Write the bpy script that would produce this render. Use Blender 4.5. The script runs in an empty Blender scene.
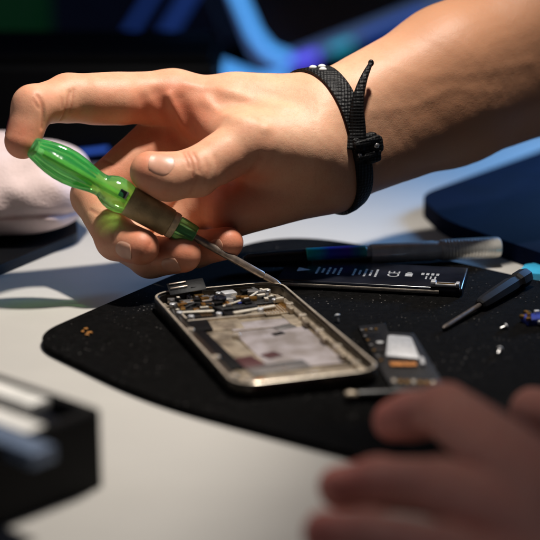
import bpy, bmesh, math, random
import numpy as np
from mathutils import Vector, Matrix
random.seed(7); rng = np.random.default_rng(7)
S = bpy.context.scene
COL = S.collection
R = math.radians

# ------------------------------------------------------------------ camera (millimetres while designing)
PITCH = R(16.14); FPX = 1823.46; DIST = 843.7
CAM = np.array([0, -DIST*math.cos(PITCH), DIST*math.sin(PITCH)])
FW = np.array([0, math.cos(PITCH), -math.sin(PITCH)])
UP = np.array([0, math.sin(PITCH), math.cos(PITCH)])
RT = np.array([1.0, 0, 0])
def ray(px, py): return FW + (px-270)/FPX*RT + (270-py)/FPX*UP
def J(px, py, d): return CAM + d*ray(px, py)               # point seen at (px,py), d mm along the view axis
def T(px, py, z=0.0):                                       # point seen at (px,py) at height z over the table
    r = ray(px, py); return CAM + (z-CAM[2])/r[2]*r

cd = bpy.data.cameras.new('camera'); cam = bpy.data.objects.new('camera', cd); COL.objects.link(cam)
cam.location = CAM*0.001; cam.rotation_euler = (math.pi/2-PITCH, 0, 0)
cd.sensor_width = 36; cd.lens = FPX/540*36; cd.clip_start = 0.02; cd.clip_end = 20
cd.dof.use_dof = True; cd.dof.focus_distance = 0.795; cd.dof.aperture_fstop = 6.4; cd.dof.aperture_blades = 0
S.camera = cam

# ------------------------------------------------------------------ materials
def mat(name, col, rough=0.5, metal=0.0, var=0.0, vscale=60, col2=None, bump=0.0, bscale=800, spec=0.5,
        sss=0.0, trans=0.0, coat=0.0, emit=None, estr=0.0, detail=4, aniso=0.0, rvar=0.0, stretch=None):
    m = bpy.data.materials.new(name); m.use_nodes = True
    nt = m.node_tree; N = nt.nodes; L = nt.links
    b = N['Principled BSDF']
    b.inputs['Base Color'].default_value = (*col, 1); b.inputs['Roughness'].default_value = rough
    b.inputs['Metallic'].default_value = metal; b.inputs['Specular IOR Level'].default_value = spec
    b.inputs['Transmission Weight'].default_value = trans; b.inputs['Coat Weight'].default_value = coat
    if emit: b.inputs['Emission Color'].default_value = (*emit, 1); b.inputs['Emission Strength'].default_value = estr
    tc = N.new('ShaderNodeTexCoord'); out = tc.outputs['Object']
    if stretch:
        mp = N.new('ShaderNodeMapping'); mp.inputs['Scale'].default_value = stretch
        L.new(out, mp.inputs['Vector']); out = mp.outputs['Vector']
    if var > 0 or col2:
        n = N.new('ShaderNodeTexNoise'); n.inputs['Scale'].default_value = vscale; n.inputs['Detail'].default_value = detail
        L.new(out, n.inputs['Vector'])
        mx = N.new('ShaderNodeMix'); mx.data_type = 'RGBA'
        c2 = col2 or tuple(c*(1-var) for c in col)
        mx.inputs['A'].default_value = (*col, 1); mx.inputs['B'].default_value = (*c2, 1)
        rp = N.new('ShaderNodeValToRGB'); rp.color_ramp.elements[0].position = .36; rp.color_ramp.elements[1].position = .64
        L.new(n.outputs['Fac'], rp.inputs['Fac']); L.new(rp.outputs['Color'], mx.inputs['Factor'])
        L.new(mx.outputs['Result'], b.inputs['Base Color'])
        if rvar:
            mr = N.new('ShaderNodeMapRange'); mr.inputs['To Min'].default_value = max(0.02, rough-rvar); mr.inputs['To Max'].default_value = rough+rvar
            L.new(n.outputs['Fac'], mr.inputs['Value']); L.new(mr.outputs['Result'], b.inputs['Roughness'])
    if bump > 0:
        n2 = N.new('ShaderNodeTexNoise'); n2.inputs['Scale'].default_value = bscale; n2.inputs['Detail'].default_value = 3
        L.new(out, n2.inputs['Vector'])
        bp = N.new('ShaderNodeBump'); bp.inputs['Strength'].default_value = bump; bp.inputs['Distance'].default_value = 0.0004
        L.new(n2.outputs['Fac'], bp.inputs['Height']); L.new(bp.outputs['Normal'], b.inputs['Normal'])
    if sss > 0:
        b.inputs['Subsurface Weight'].default_value = sss; b.inputs['Subsurface Radius'].default_value = (1, .35, .2)
        b.inputs['Subsurface Scale'].default_value = 0.003
    return m

def skin(name, base, red, dark):
    m = bpy.data.materials.new(name); m.use_nodes = True
    nt = m.node_tree; N = nt.nodes; L = nt.links; b = N['Principled BSDF']
    tc = N.new('ShaderNodeTexCoord'); o = tc.outputs['Object']
    at = N.new('ShaderNodeAttribute'); at.attribute_name = 'flush'
    n1 = N.new('ShaderNodeTexNoise'); n1.inputs['Scale'].default_value = 130; n1.inputs['Detail'].default_value = 5; L.new(o, n1.inputs['Vector'])
    n3 = N.new('ShaderNodeTexNoise'); n3.inputs['Scale'].default_value = 900; n3.inputs['Detail'].default_value = 3; L.new(o, n3.inputs['Vector'])
    ad = N.new('ShaderNodeMath'); ad.operation = 'MULTIPLY_ADD'; ad.inputs[1].default_value = 0.75; L.new(n1.outputs['Fac'], ad.inputs[0])
    s = N.new('ShaderNodeMath'); s.operation = 'SUBTRACT'; s.inputs[1].default_value = 0.24; L.new(at.outputs['Fac'], s.inputs[0]); L.new(s.outputs[0], ad.inputs[2])
    ad.use_clamp = True
    m1 = N.new('ShaderNodeMix'); m1.data_type = 'RGBA'; m1.inputs['A'].default_value = (*base, 1); m1.inputs['B'].default_value = (*red, 1)
    L.new(ad.outputs[0], m1.inputs['Factor'])
    m2 = N.new('ShaderNodeMix'); m2.data_type = 'RGBA'; m2.inputs['B'].default_value = (*dark, 1)
    rp = N.new('ShaderNodeMapRange'); rp.inputs['From Min'].default_value = .52; rp.inputs['From Max'].default_value = .8; rp.inputs['To Max'].default_value = .35
    L.new(n3.outputs['Fac'], rp.inputs['Value']); L.new(rp.outputs['Result'], m2.inputs['Factor'])
    L.new(m1.outputs['Result'], m2.inputs['A'])
    at2 = N.new('ShaderNodeAttribute'); at2.attribute_name = 'tan'
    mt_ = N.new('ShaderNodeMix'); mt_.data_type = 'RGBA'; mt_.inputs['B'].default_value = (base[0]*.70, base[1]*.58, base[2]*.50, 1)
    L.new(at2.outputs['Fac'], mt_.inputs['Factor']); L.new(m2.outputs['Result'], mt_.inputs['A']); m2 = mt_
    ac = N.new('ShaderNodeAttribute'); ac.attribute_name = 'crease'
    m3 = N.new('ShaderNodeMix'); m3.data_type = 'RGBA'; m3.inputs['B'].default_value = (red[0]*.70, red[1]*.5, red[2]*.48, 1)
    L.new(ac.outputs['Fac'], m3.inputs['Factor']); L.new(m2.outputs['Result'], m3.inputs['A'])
    L.new(m3.outputs['Result'], b.inputs['Base Color'])
    v = N.new('ShaderNodeTexVoronoi'); v.inputs['Scale'].default_value = 1100; v.feature = 'DISTANCE_TO_EDGE'; v.inputs['Randomness'].default_value = 1
    nd = N.new('ShaderNodeTexNoise'); nd.inputs['Scale'].default_value = 500; L.new(o, nd.inputs['Vector'])
    mxv = N.new('ShaderNodeMix'); mxv.data_type = 'VECTOR'; mxv.inputs['Factor'].default_value = .0012
    L.new(o, mxv.inputs['A']); L.new(nd.outputs['Color'], mxv.inputs['B']); L.new(mxv.outputs['Result'], v.inputs['Vector'])
    cl = N.new('ShaderNodeMath'); cl.operation = 'MINIMUM'; cl.inputs[1].default_value = 0.16; L.new(v.outputs['Distance'], cl.inputs[0])
    bp = N.new('ShaderNodeBump'); bp.inputs['Strength'].default_value = .22; bp.inputs['Distance'].default_value = .0006; L.new(cl.outputs[0], bp.inputs['Height'])
    n4 = N.new('ShaderNodeTexNoise'); n4.inputs['Scale'].default_value = 420; n4.inputs['Detail'].default_value = 4; L.new(o, n4.inputs['Vector'])
    bp2 = N.new('ShaderNodeBump'); bp2.inputs['Strength'].default_value = .09; bp2.inputs['Distance'].default_value = .0012
    L.new(n4.outputs['Fac'], bp2.inputs['Height']); L.new(bp.outputs['Normal'], bp2.inputs['Normal']); L.new(bp2.outputs['Normal'], b.inputs['Normal'])
    b.inputs['Roughness'].default_value = .5; b.inputs['Specular IOR Level'].default_value = .34
    b.inputs['Subsurface Weight'].default_value = .22; b.inputs['Subsurface Radius'].default_value = (1, .32, .16); b.inputs['Subsurface Scale'].default_value = .0035
    return m

def green_plastic(name, tint, dens):
    m = bpy.data.materials.new(name); m.use_nodes = True
    nt = m.node_tree; N = nt.nodes; L = nt.links; N.remove(N['Principled BSDF']); out = N['Material Output']
    gl = N.new('ShaderNodeBsdfGlass'); gl.inputs['Color'].default_value = (*tint, 1); gl.inputs['Roughness'].default_value = .05; gl.inputs['IOR'].default_value = 1.45
    tr = N.new('ShaderNodeBsdfTransparent'); tr.inputs['Color'].default_value = (*tint, 1)
    df = N.new('ShaderNodeBsdfDiffuse'); df.inputs['Color'].default_value = (.16, .95, .34, 1)
    tl = N.new('ShaderNodeBsdfTranslucent'); tl.inputs['Color'].default_value = (.62, 1.0, .32, 1)
    gs = N.new('ShaderNodeBsdfGlossy'); gs.inputs['Color'].default_value = (1, 1, 1, 1); gs.inputs['Roughness'].default_value = .12
    tc = N.new('ShaderNodeTexCoord'); no = N.new('ShaderNodeTexNoise'); no.inputs['Scale'].default_value = 350; L.new(tc.outputs['Object'], no.inputs['Vector'])
    bp = N.new('ShaderNodeBump'); bp.inputs['Strength'].default_value = .12; bp.inputs['Distance'].default_value = .0006; L.new(no.outputs['Fac'], bp.inputs['Height'])
    for q in (gl, df, gs): L.new(bp.outputs['Normal'], q.inputs['Normal'])
    def mix(a, b_, f):
        x = N.new('ShaderNodeMixShader'); x.inputs[0].default_value = f; L.new(a, x.inputs[1]); L.new(b_, x.inputs[2]); return x.outputs[0]
    body = mix(gl.outputs[0], tr.outputs[0], .5)
    dif = mix(df.outputs[0], tl.outputs[0], .6)
    body = mix(body, dif, dens)
    fr = N.new('ShaderNodeFresnel'); fr.inputs['IOR'].default_value = 1.45; L.new(bp.outputs['Normal'], fr.inputs['Normal'])
    x = N.new('ShaderNodeMixShader'); L.new(fr.outputs[0], x.inputs[0]); L.new(body, x.inputs[1]); L.new(gs.outputs[0], x.inputs[2])
    L.new(x.outputs[0], out.inputs['Surface'])
    return m

M = {}
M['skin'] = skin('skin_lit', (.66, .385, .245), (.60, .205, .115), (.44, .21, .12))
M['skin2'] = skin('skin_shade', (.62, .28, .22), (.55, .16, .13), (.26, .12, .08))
M['nail'] = mat('nail', (.62, .315, .215), .4, var=.12, vscale=250, sss=.35, spec=.55, bump=.08, bscale=500)
M['nail_red'] = mat('nail_dark', (.22, .05, .05), .3, var=.3, vscale=300, sss=.2)
M['green'] = green_plastic('green_plastic', (.55, 1.0, .50), .26)
M['green2'] = green_plastic('green_plastic_deep', (.5, 1.0, .72), .4)
M['teal'] = mat('teal_rib', (.06, .75, .36), .2, var=.2, vscale=100, trans=.6)
M['dull'] = mat('dull_dark_steel', (.13, .11, .10), .45, .6, var=.4, vscale=400)
M['matte'] = mat('matte_black', (.006, .006, .008), .6, var=.5, vscale=200, spec=.2)
M['lime'] = mat('lime_core', (.75, 1.0, .25), .2, var=.3, vscale=120, trans=.75)
M['brown'] = mat('olive_brown_grip', (.50, .385, .19), .42, var=.4, vscale=180, bump=.5, bscale=900, col2=(.33, .25, .12))
M['cream'] = mat('worn_cream_ring', (.92, .74, .46), .5, var=.3, vscale=500, bump=.4, bscale=900)
M['steel'] = mat('steel', (.58, .52, .46), .24, 1, var=.35, vscale=400, rvar=.12)
M['steel_dark'] = mat('brown_steel', (.42, .34, .28), .34, .7, var=.4, vscale=500, rvar=.12)
M['black'] = mat('black_plastic', (.006, .006, .007), .36, spec=.35, var=.5, vscale=200, bump=.15)
M['gloss'] = mat('black_gloss', (.010, .011, .017), .2, var=.5, vscale=80)
M['strap'] = mat('black_strap', (.004, .004, .005), .55, var=.5, vscale=900, bump=.35, bscale=2200, spec=.25)
M['white'] = mat('white_ink', (.36, .36, .36), .6, var=.35, vscale=700)
M['frame'] = mat('phone_frame', (.14, .125, .11), .33, .95, var=.55, vscale=180, rvar=.16)
M['rim'] = mat('phone_rim', (.80, .70, .58), .3, .6, var=.4, vscale=300, rvar=.12)
M['tan'] = mat('tan_metal', (.50, .42, .32), .42, .6, var=.6, vscale=150, rvar=.2, col2=(.17, .135, .10), bump=.3)
M['pale'] = mat('pale_label', (.36, .325, .34), .42, .2, var=.25, vscale=120, col2=(.22, .19, .18), bump=.25, bscale=400)
M['grey'] = mat('grey_metal', (.55, .54, .54), .32, .9, var=.3, vscale=300, rvar=.15)
M['shield'] = mat('bright_shield', (.68, .69, .72), .38, .55, var=.2, vscale=500, bump=.2)
M['gold'] = mat('gold_contact', (.85, .50, .16), .28, 1, var=.3, vscale=800)
M['glue'] = mat('glue_residue', (.30, .22, .13), .5, var=.7, vscale=300)
M['copper'] = mat('copper_foil', (.85, .36, .12), .4, .7, var=.5, vscale=600)
M['silver'] = mat('silver_barrel', (.86, .82, .75), .24, .35, var=.2, vscale=200, rvar=.1)
M['pcb'] = mat('dark_board', (.006, .006, .007), .4, var=.6, vscale=900, bump=.5, bscale=2500)
M['bluechip'] = mat('blue_chip', (.03, .05, .28), .35, var=.4, vscale=500)
M['cable'] = mat('white_cable', (.55, .50, .42), .5, var=.25, vscale=400)
M['crumb'] = mat('orange_crumb', (.6, .25, .05), .5, var=.5, vscale=900)
M['table'] = mat('table_white', (.46, .44, .41), .5, var=.06, vscale=25, bump=.06, bscale=1500, rvar=.08)
M['wall'] = mat('dark_wall', (.05, .07, .17), .8, var=.5, vscale=6)
M['navy'] = mat('navy_vinyl', (.0016, .004, .016), .85, spec=.04, var=.3, vscale=60, bump=.2)
M['case'] = mat('case_black', (.0018, .002, .003), .5, spec=.12, var=.4, vscale=30, bump=.15)
M['greenglow'] = mat('dim_green', (.004, .028, .010), .6, emit=(.01, .12, .04), estr=.08, var=.5, vscale=40)  # storage box body, with a faint glow added to its green
M['ledblue'] = mat('led_blue', (.05, .2, .6), .4, emit=(.10, .42, 1.0), estr=1.25)
M['ledblue2'] = mat('led_blue_dim', (.03, .08, .3), .4, emit=(.03, .12, .7), estr=.5)
M['ledblue3'] = mat('led_blue_faint', (.02, .04, .12), .4, emit=(.03, .09, .45), estr=.30)
M['ledviolet'] = mat('led_violet', (.1, .05, .5), .4, emit=(.12, .10, 1.0), estr=1.3)
M['ledcyan'] = mat('led_cyan', (.05, .4, .4), .4, emit=(.03, .38, .55), estr=.9)
M['cyan'] = mat('cyan_sheen', (.05, .45, .75), .4, var=.2, vscale=100)
M['bezel'] = mat('blue_grey_bezel', (.20, .26, .42), .35, .1, emit=(.12, .20, .42), estr=.45, var=.3, vscale=30)
M['maroon'] = mat('dark_red', (.06, .012, .014), .5, var=.4, vscale=30)
M['towel'] = mat('pinkish_towel', (.66, .52, .50), .95, var=.12, vscale=90, bump=1.0, bscale=900)
M['chrome'] = mat('pale_glint', (.86, .84, .80), .35, .1, var=.15, vscale=120)
M['bluegrey'] = mat('pale_blue_glint', (.18, .24, .36), .3, .4, var=.3, vscale=90)

def weave(m, sc):
    nt = m.node_tree; N = nt.nodes; L = nt.links; b = N['Principled BSDF']; tc = N.new('ShaderNodeTexCoord'); prev = b.inputs['Normal'].links[0].from_socket
    for d_ in ('X', 'Y', 'Z'):
        w_ = N.new('ShaderNodeTexWave'); w_.bands_direction = d_; w_.inputs['Scale'].default_value = sc; w_.inputs['Distortion'].default_value = 1.2; L.new(tc.outputs['Object'], w_.inputs['Vector'])
        bp = N.new('ShaderNodeBump'); bp.inputs['Strength'].default_value = .35; bp.inputs['Distance'].default_value = .0004; L.new(w_.outputs['Fac'], bp.inputs['Height']); L.new(prev, bp.inputs['Normal']); prev = bp.outputs['Normal']
    L.new(prev, b.inputs['Normal'])
weave(M['strap'], 230)
def felt():
    m = mat('black_felt', (.0042, .004, .004), .95, var=.5, vscale=500, bump=1.0, bscale=2600, spec=.04)
    nt = m.node_tree; N = nt.nodes; L = nt.links; b = N['Principled BSDF']
    tc = N.new('ShaderNodeTexCoord')
    v = N.new('ShaderNodeTexVoronoi'); v.inputs['Scale'].default_value = 560; L.new(tc.outputs['Object'], v.inputs['Vector'])
    n = N.new('ShaderNodeTexNoise'); n.inputs['Scale'].default_value = 45; L.new(tc.outputs['Object'], n.inputs['Vector'])
    lt = N.new('ShaderNodeMapRange'); lt.inputs['From Min'].default_value = .24; lt.inputs['From Max'].default_value = .10; L.new(v.outputs['Distance'], lt.inputs['Value'])
    th = N.new('ShaderNodeMapRange'); th.inputs['From Min'].default_value = .46; th.inputs['From Max'].default_value = .66; L.new(n.outputs['Fac'], th.inputs['Value'])
    wn = N.new('ShaderNodeMapRange'); wn.inputs['From Min'].default_value = .5; wn.inputs['From Max'].default_value = 1.0
    sx = N.new('ShaderNodeSeparateColor'); L.new(v.outputs['Color'], sx.inputs['Color']); L.new(sx.outputs[0], wn.inputs['Value'])
    mu = N.new('ShaderNodeMath'); mu.operation = 'MULTIPLY'; L.new(lt.outputs[0], mu.inputs[0]); L.new(th.outputs[0], mu.inputs[1])
    mu2 = N.new('ShaderNodeMath'); mu2.operation = 'MULTIPLY'; L.new(mu.outputs[0], mu2.inputs[0]); L.new(wn.outputs[0], mu2.inputs[1]); 
    old = b.inputs['Base Color'].links[0].from_socket
    mx = N.new('ShaderNodeMix'); mx.data_type = 'RGBA'; mx.inputs['B'].default_value = (.20, .185, .175, 1)
    L.new(old, mx.inputs['A']); L.new(mu2.outputs[0], mx.inputs['Factor']); L.new(mx.outputs['Result'], b.inputs['Base Color'])
    return m
M['felt'] = felt()
def irid():
    m = mat('iridescent_film', (.2, .3, .5), .3, .25)
    nt = m.node_tree; N = nt.nodes; L = nt.links; b = N['Principled BSDF']
    tc = N.new('ShaderNodeTexCoord'); sp = N.new('ShaderNodeSeparateXYZ'); L.new(tc.outputs['Generated'], sp.inputs[0])
    cr = N.new('ShaderNodeValToRGB'); e = cr.color_ramp.elements
    e[0].position = 0; e[0].color = (.0, .65, .5, 1); e[1].position = 1; e[1].color = (.08, .5, .45, 1)
    for p, c in ((.22, (.0, .55, .75)), (.4, (.04, .08, .8)), (.68, (.10, .04, .6)), (.85, (.02, .2, .4))):
        q = e.new(p); q.color = (*c, 1)
    L.new(sp.outputs['X'], cr.inputs['Fac']); L.new(cr.outputs['Color'], b.inputs['Base Color'])
    return m
M['irid'] = irid()

# ------------------------------------------------------------------ mesh helpers (all in millimetres, local to the thing)
def link(name, me, parent=None, loc=None):
    o = bpy.data.objects.new(name, me); COL.objects.link(o)
    if parent is not None: o.parent = parent
    if loc is not None: o.location = Vector(loc)*0.001
    return o
def tag(o, label=None, cat=None, group=None, kind=None):
    for k, v in (('label', label), ('category', cat), ('group', group), ('kind', kind)):
        if v: o[k] = v
    return o
def empty(name, loc, rotz, label, cat, group=None):
    o = bpy.data.objects.new(name, None); COL.objects.link(o); o.empty_display_size = .01
    o.location = Vector(loc)*0.001; o.rotation_euler = (0, 0, rotz)
    return tag(o, label, cat, group)
class MB:
    def __init__(s): s.bm = bmesh.new()
    def box(s, c, d, bevel=0.0, rz=0, rot=None, seg=2):
        r = bmesh.ops.create_cube(s.bm, size=1.0); vs = r['verts']
        bmesh.ops.scale(s.bm, vec=d, verts=vs)
        if bevel:
            es = list({e for v in vs for e in v.link_edges})
            q = bmesh.ops.bevel(s.bm, geom=es, offset=bevel, segments=seg, affect='EDGES', profile=.5)
            vs = list({v for f in q['faces'] for v in f.verts} | {v for v in vs if v.is_valid})
        mt = (rot if rot is not None else Matrix.Rotation(rz, 3, 'Z'))
        bmesh.ops.rotate(s.bm, cent=(0, 0, 0), matrix=mt, verts=vs); bmesh.ops.translate(s.bm, vec=c, verts=vs); return s
    def prism(s, pts, z0, z1, bevel=0.0, seg=2):
        lo = [s.bm.verts.new((x, y, z0)) for x, y in pts]; hi = [s.bm.verts.new((x, y, z1)) for x, y in pts]; n = len(pts)
        s.bm.faces.new(lo[::-1]); top = s.bm.faces.new(hi)
        for i in range(n): s.bm.faces.new((lo[i], lo[(i+1) % n], hi[(i+1) % n], hi[i]))
        if bevel: bmesh.ops.bevel(s.bm, geom=list(top.edges), offset=bevel, segments=seg, affect='EDGES', profile=.5)
        return s
    def ring(s, outer, inner, prof):            # prof: list of (t 0 outer..1 inner, z) closed section
        n = len(outer); rows = []
        for t, z in prof:
            rows.append([s.bm.verts.new((o[0]*(1-t)+i[0]*t, o[1]*(1-t)+i[1]*t, z)) for o, i in zip(outer, inner)])
        k = len(rows)
        for a in range(k):
            for j in range(n):
                s.bm.faces.new((rows[a][j], rows[a][(j+1) % n], rows[(a+1) % k][(j+1) % n], rows[(a+1) % k][j]))
        return s
    def lathe(s, a, b, prof, seg=32, flute=None, caps=True):   # prof: (distance along a->b, radius)
        a = Vector(a); b = Vector(b); ax = (b-a).normalized(); u = ax.orthogonal().normalized(); w = ax.cross(u)
        rows = []
        for q, (t, r) in enumerate(prof):
            row = []
            for j in range(seg):
                th = 2*math.pi*j/seg; rr = r*(1+(flute(t, th) if flute else 0))
                row.append(s.bm.verts.new(a+ax*t+u*(rr*math.cos(th))+w*(rr*math.sin(th))))
            rows.append(row)
        for p, q in zip(rows, rows[1:]):
            for j in range(seg): s.bm.faces.new((p[j], p[(j+1) % seg], q[(j+1) % seg], q[j]))
        if caps: s.bm.faces.new(rows[0][::-1]); s.bm.faces.new(rows[-1])
        return s
    def tube(s, pts, r, seg=10, flat=1.0):
        pts = [Vector(p) for p in pts]; rows = []; up = Vector((0, 0, 1)); n = len(pts)
        for i, p in enumerate(pts):
            d = (pts[min(i+1, n-1)]-pts[max(i-1, 0)]).normalized(); x = d.cross(up)
            x = x.normalized() if x.length > 1e-6 else Vector((1, 0, 0)); y = x.cross(d)
            rr = r[i] if isinstance(r, (list, tuple)) else r
            rows.append([s.bm.verts.new(p+x*(rr*math.cos(2*math.pi*j/seg))+y*(rr*flat*math.sin(2*math.pi*j/seg))) for j in range(seg)])
        for p, q in zip(rows, rows[1:]):
            for j in range(seg): s.bm.faces.new((p[j], p[(j+1) % seg], q[(j+1) % seg], q[j]))
        s.bm.faces.new(rows[0][::-1]); s.bm.faces.new(rows[-1]); return s
    def ball(s, c, r, sc=(1, 1, 1), sub=3):
        q = bmesh.ops.create_icosphere(s.bm, subdivisions=sub, radius=r); bmesh.ops.scale(s.bm, vec=sc, verts=q['verts']); bmesh.ops.translate(s.bm, vec=c, verts=q['verts']); return s
    def build(s, name, m, parent=None, loc=None, smooth=35):
        bmesh.ops.recalc_face_normals(s.bm, faces=s.bm.faces)
        bmesh.ops.scale(s.bm, vec=(.001,)*3, verts=s.bm.verts)
        me = bpy.data.meshes.new(name); s.bm.to_mesh(me); s.bm.free()
        if smooth:
            me.polygons.foreach_set('use_smooth', [True]*len(me.polygons)); me.set_sharp_from_angle(angle=R(smooth))
        for mm in (m if isinstance(m, (list, tuple)) else [m]): me.materials.append(mm)
        return link(name, me, parent, loc)
def rrect(w, l, r, n=8, cx=0, cy=0):
    pts = []
    for sx, sy, a0 in ((1, 1, 0), (-1, 1, 90), (-1, -1, 180), (1, -1, 270)):
        for k in range(n+1):
            a = R(a0+90*k/n); pts.append((cx+sx*(w/2-r)+r*math.cos(a), cy+sy*(l/2-r)+r*math.sin(a)))
    return pts
def round_poly(P, rad, n=10):
    out = []; m = len(P)
    for i in range(m):
        p = Vector(P[i]); a = (Vector(P[i-1])-p); b = (Vector(P[(i+1) % m])-p); rr = rad[i] if isinstance(rad, (list, tuple)) else rad
        p0 = p+a.normalized()*min(rr, a.length*.48); p1 = p+b.normalized()*min(rr, b.length*.48)
        for k in range(n+1):
            t = k/n; q = p0*(1-t)**2+p*2*t*(1-t)+p1*t*t; out.append((q.x, q.y))
    return out

# ------------------------------------------------------------------ implicit bodies (hands)
class Body:
    def __init__(s): s.core = []; s.fingers = []; s.creases = []; s.extra = []; s.kc = 9.0; s.kf = 3.0; s.kj = 7.0; s.lump = .13; s.carve = []
    @staticmethod
    def smin(a, b, k):
        h = np.clip(.5+.5*(b-a)/k, 0, 1); return b+(a-b)*h-k*h*(1-h)
    @staticmethod
    def cone(p, c):
        a, b, r1, r2 = c; ba = b-a; pa = p-a
        h = np.clip(pa@ba/(ba@ba), 0, 1); h3 = h
        q = pa-h[:, None]*ba
        return np.sqrt(np.einsum('ij,ij->i', q, q))-(r1+(r2-r1)*h3)
    def prims(s): return s.core+[c for f in s.fingers for c in f]
    def f(s, p, detail=True):
        c0 = p.mean(0); rad = np.sqrt(((p-c0)**2).sum(1).max()) if len(p) > 1 else 0
        def near(c): return s.cone(c0[None], c)[0] < rad+34
        core = [c for c in s.core if near(c)]
        d = np.full(len(p), 34.0)
        for c in core: d = s.smin(d, s.cone(p, c), s.kc)
        pal = d.copy()
        for fg in s.fingers:
            if not any(near(c) for c in fg): continue
            first = s.cone(p, fg[0]); x = s.smin(pal, first, s.kj) if core else first
            e = first
            for c in fg[1:]: e = s.smin(e, s.cone(p, c), s.kf)
            d = s.smin(np.minimum(d, x), e, .9)
        if s.lump:
            d = d + s.lump*(np.sin(p[:, 0]*.21+p[:, 2]*.13)*np.sin(p[:, 1]*.19+1.3)*np.cos(p[:, 2]*.23)) + .03*np.sin(p[:, 0]*.63+2*np.sin(p[:, 1]*.31))*np.sin(p[:, 2]*.57+p[:, 1]*.4)
        if detail:
            for pts, w, dep, lo, hi in s.creases:
                if (c0 < lo-rad).any() or (c0 > hi+rad).any(): continue
                d = d+dep*np.exp(-(s.pl(p, pts)/w)**2)
        return d
    @staticmethod
    def pl(p, pts):
        m = np.full(len(p), 1e9)
        for a, b in zip(pts, pts[1:]):
            ba = b-a; pa = p-a; h = np.clip(pa@ba/max(ba@ba, 1e-9), 0, 1); q = pa-h[:, None]*ba
            m = np.minimum(m, np.einsum('ij,ij->i', q, q))
        return np.sqrt(m)
    def march(s, o, d, t0=0, n=140, detail=False):
        d = np.asarray(d, float)/np.linalg.norm(d)
        q, ok = s.march_many(np.asarray(o, float)[None]+d*t0, d[None], n)
        return q[0] if ok[0] else None
    def march_many(s, O, D, n=140):
        t = np.zeros(len(O)); ok = np.zeros(len(O), bool)
        for _ in range(n):
            i = np.where(~ok)[0]
            if not len(i): break
            P = O[i]+D[i]*t[i, None]
            v = s.f(P, False)
            hit = v < .03; ok[i[hit]] = True; t[i[~hit]] += v[~hit]*.7
        return O+D*t[:, None], ok
    def seen(s, px, py):
        r = ray(px, py); return s.march(CAM, r, 450)
    def normal(s, q):
        e = .4; P = np.array([q+v for v in (np.eye(3)*e)]+[q-v for v in (np.eye(3)*e)])
        v = np.array([s.f(P[i][None], False)[0] for i in range(6)]); g = v[:3]-v[3:]; return g/np.linalg.norm(g)
    def crease(s, pix, w, dep):
        pts = [s.seen(*q) for q in pix]; pts = [q for q in pts if q is not None]
        if len(pts) < 2: return
        pts = np.array(pts); s.extra.append((pts, w, dep, pts.min(0)-4*w, pts.max(0)+4*w))
    def mesh(s, name, h, origin, flush=(), m=None, tanax=None):
        s.creases = s.creases+s.extra; s.extra = []
        B = 16; bs = B*h; pr = s.prims()
        lo = np.min([np.minimum(c[0]-max(c[2:]), c[1]-max(c[2:])) for c in pr], 0)-4
        hi = np.max([np.maximum(c[0]+max(c[2:]), c[1]+max(c[2:])) for c in pr], 0)+4
        nb = np.ceil((hi-lo)/bs).astype(int); brad = bs*math.sqrt(3)/2
        NX, NY, NZ = (nb*B+2); key = lambda i, j, k: ((i+1)*(NY+2)+(j+1))*(NZ+2)+(k+1)
        g = np.arange(B+1); GI, GJ, GK = np.meshgrid(g, g, g, indexing='ij')
        ks, vs, quads = [], [], []
        # active blocks
        bi, bj, bk = np.meshgrid(*[np.arange(q) for q in nb], indexing='ij')
        bc = lo+(np.stack([bi, bj, bk], -1).reshape(-1, 3)+.5)*bs
        dm = np.full(len(bc), 1e9)
        for c in pr: dm = np.minimum(dm, s.cone(bc, c))
        act = np.where((dm < brad+16) & (dm > -brad-24))[0]
        act = [a for a in act if abs(s.f(bc[a][None], False)[0]) < brad*1.25+1]
        for a in act:
            b0 = np.array(np.unravel_index(a, nb))*B
            P = lo+np.stack([GI+b0[0], GJ+b0[1], GK+b0[2]], -1).reshape(-1, 3)*h
            D = s.f(P).reshape(B+1, B+1, B+1)
            if D.min() > 0 or D.max() < 0: continue
            ng = D < 0
            cnt = sum(ng[x:B+x, y:B+y, z:B+z].astype(int) for x in (0, 1) for y in (0, 1) for z in (0, 1))
            ci = np.argwhere((cnt > 0) & (cnt < 8))
            acc = np.zeros((len(ci), 3)); num = np.zeros(len(ci))
            for x0 in ((0, 0, 0), (1, 0, 0), (0, 1, 0), (0, 0, 1), (1, 1, 0), (1, 0, 1), (0, 1, 1)):
                for ax in range(3):
                    if x0[ax]: continue
                    x1 = list(x0); x1[ax] = 1
                    d0 = D[ci[:, 0]+x0[0], ci[:, 1]+x0[1], ci[:, 2]+x0[2]]; d1 = D[ci[:, 0]+x1[0], ci[:, 1]+x1[1], ci[:, 2]+x1[2]]
                    cr = (d0 < 0) != (d1 < 0); t = np.where(cr, d0/np.where(cr, d0-d1, 1), 0)
                    q = np.tile(np.array(x0, float), (len(ci), 1)); q[:, ax] += t
                    acc += q*cr[:, None]; num += cr
            V = lo+(ci+b0+acc/num[:, None])*h
            ks.append(key(ci[:, 0]+b0[0], ci[:, 1]+b0[1], ci[:, 2]+b0[2])); vs.append(V)
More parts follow.
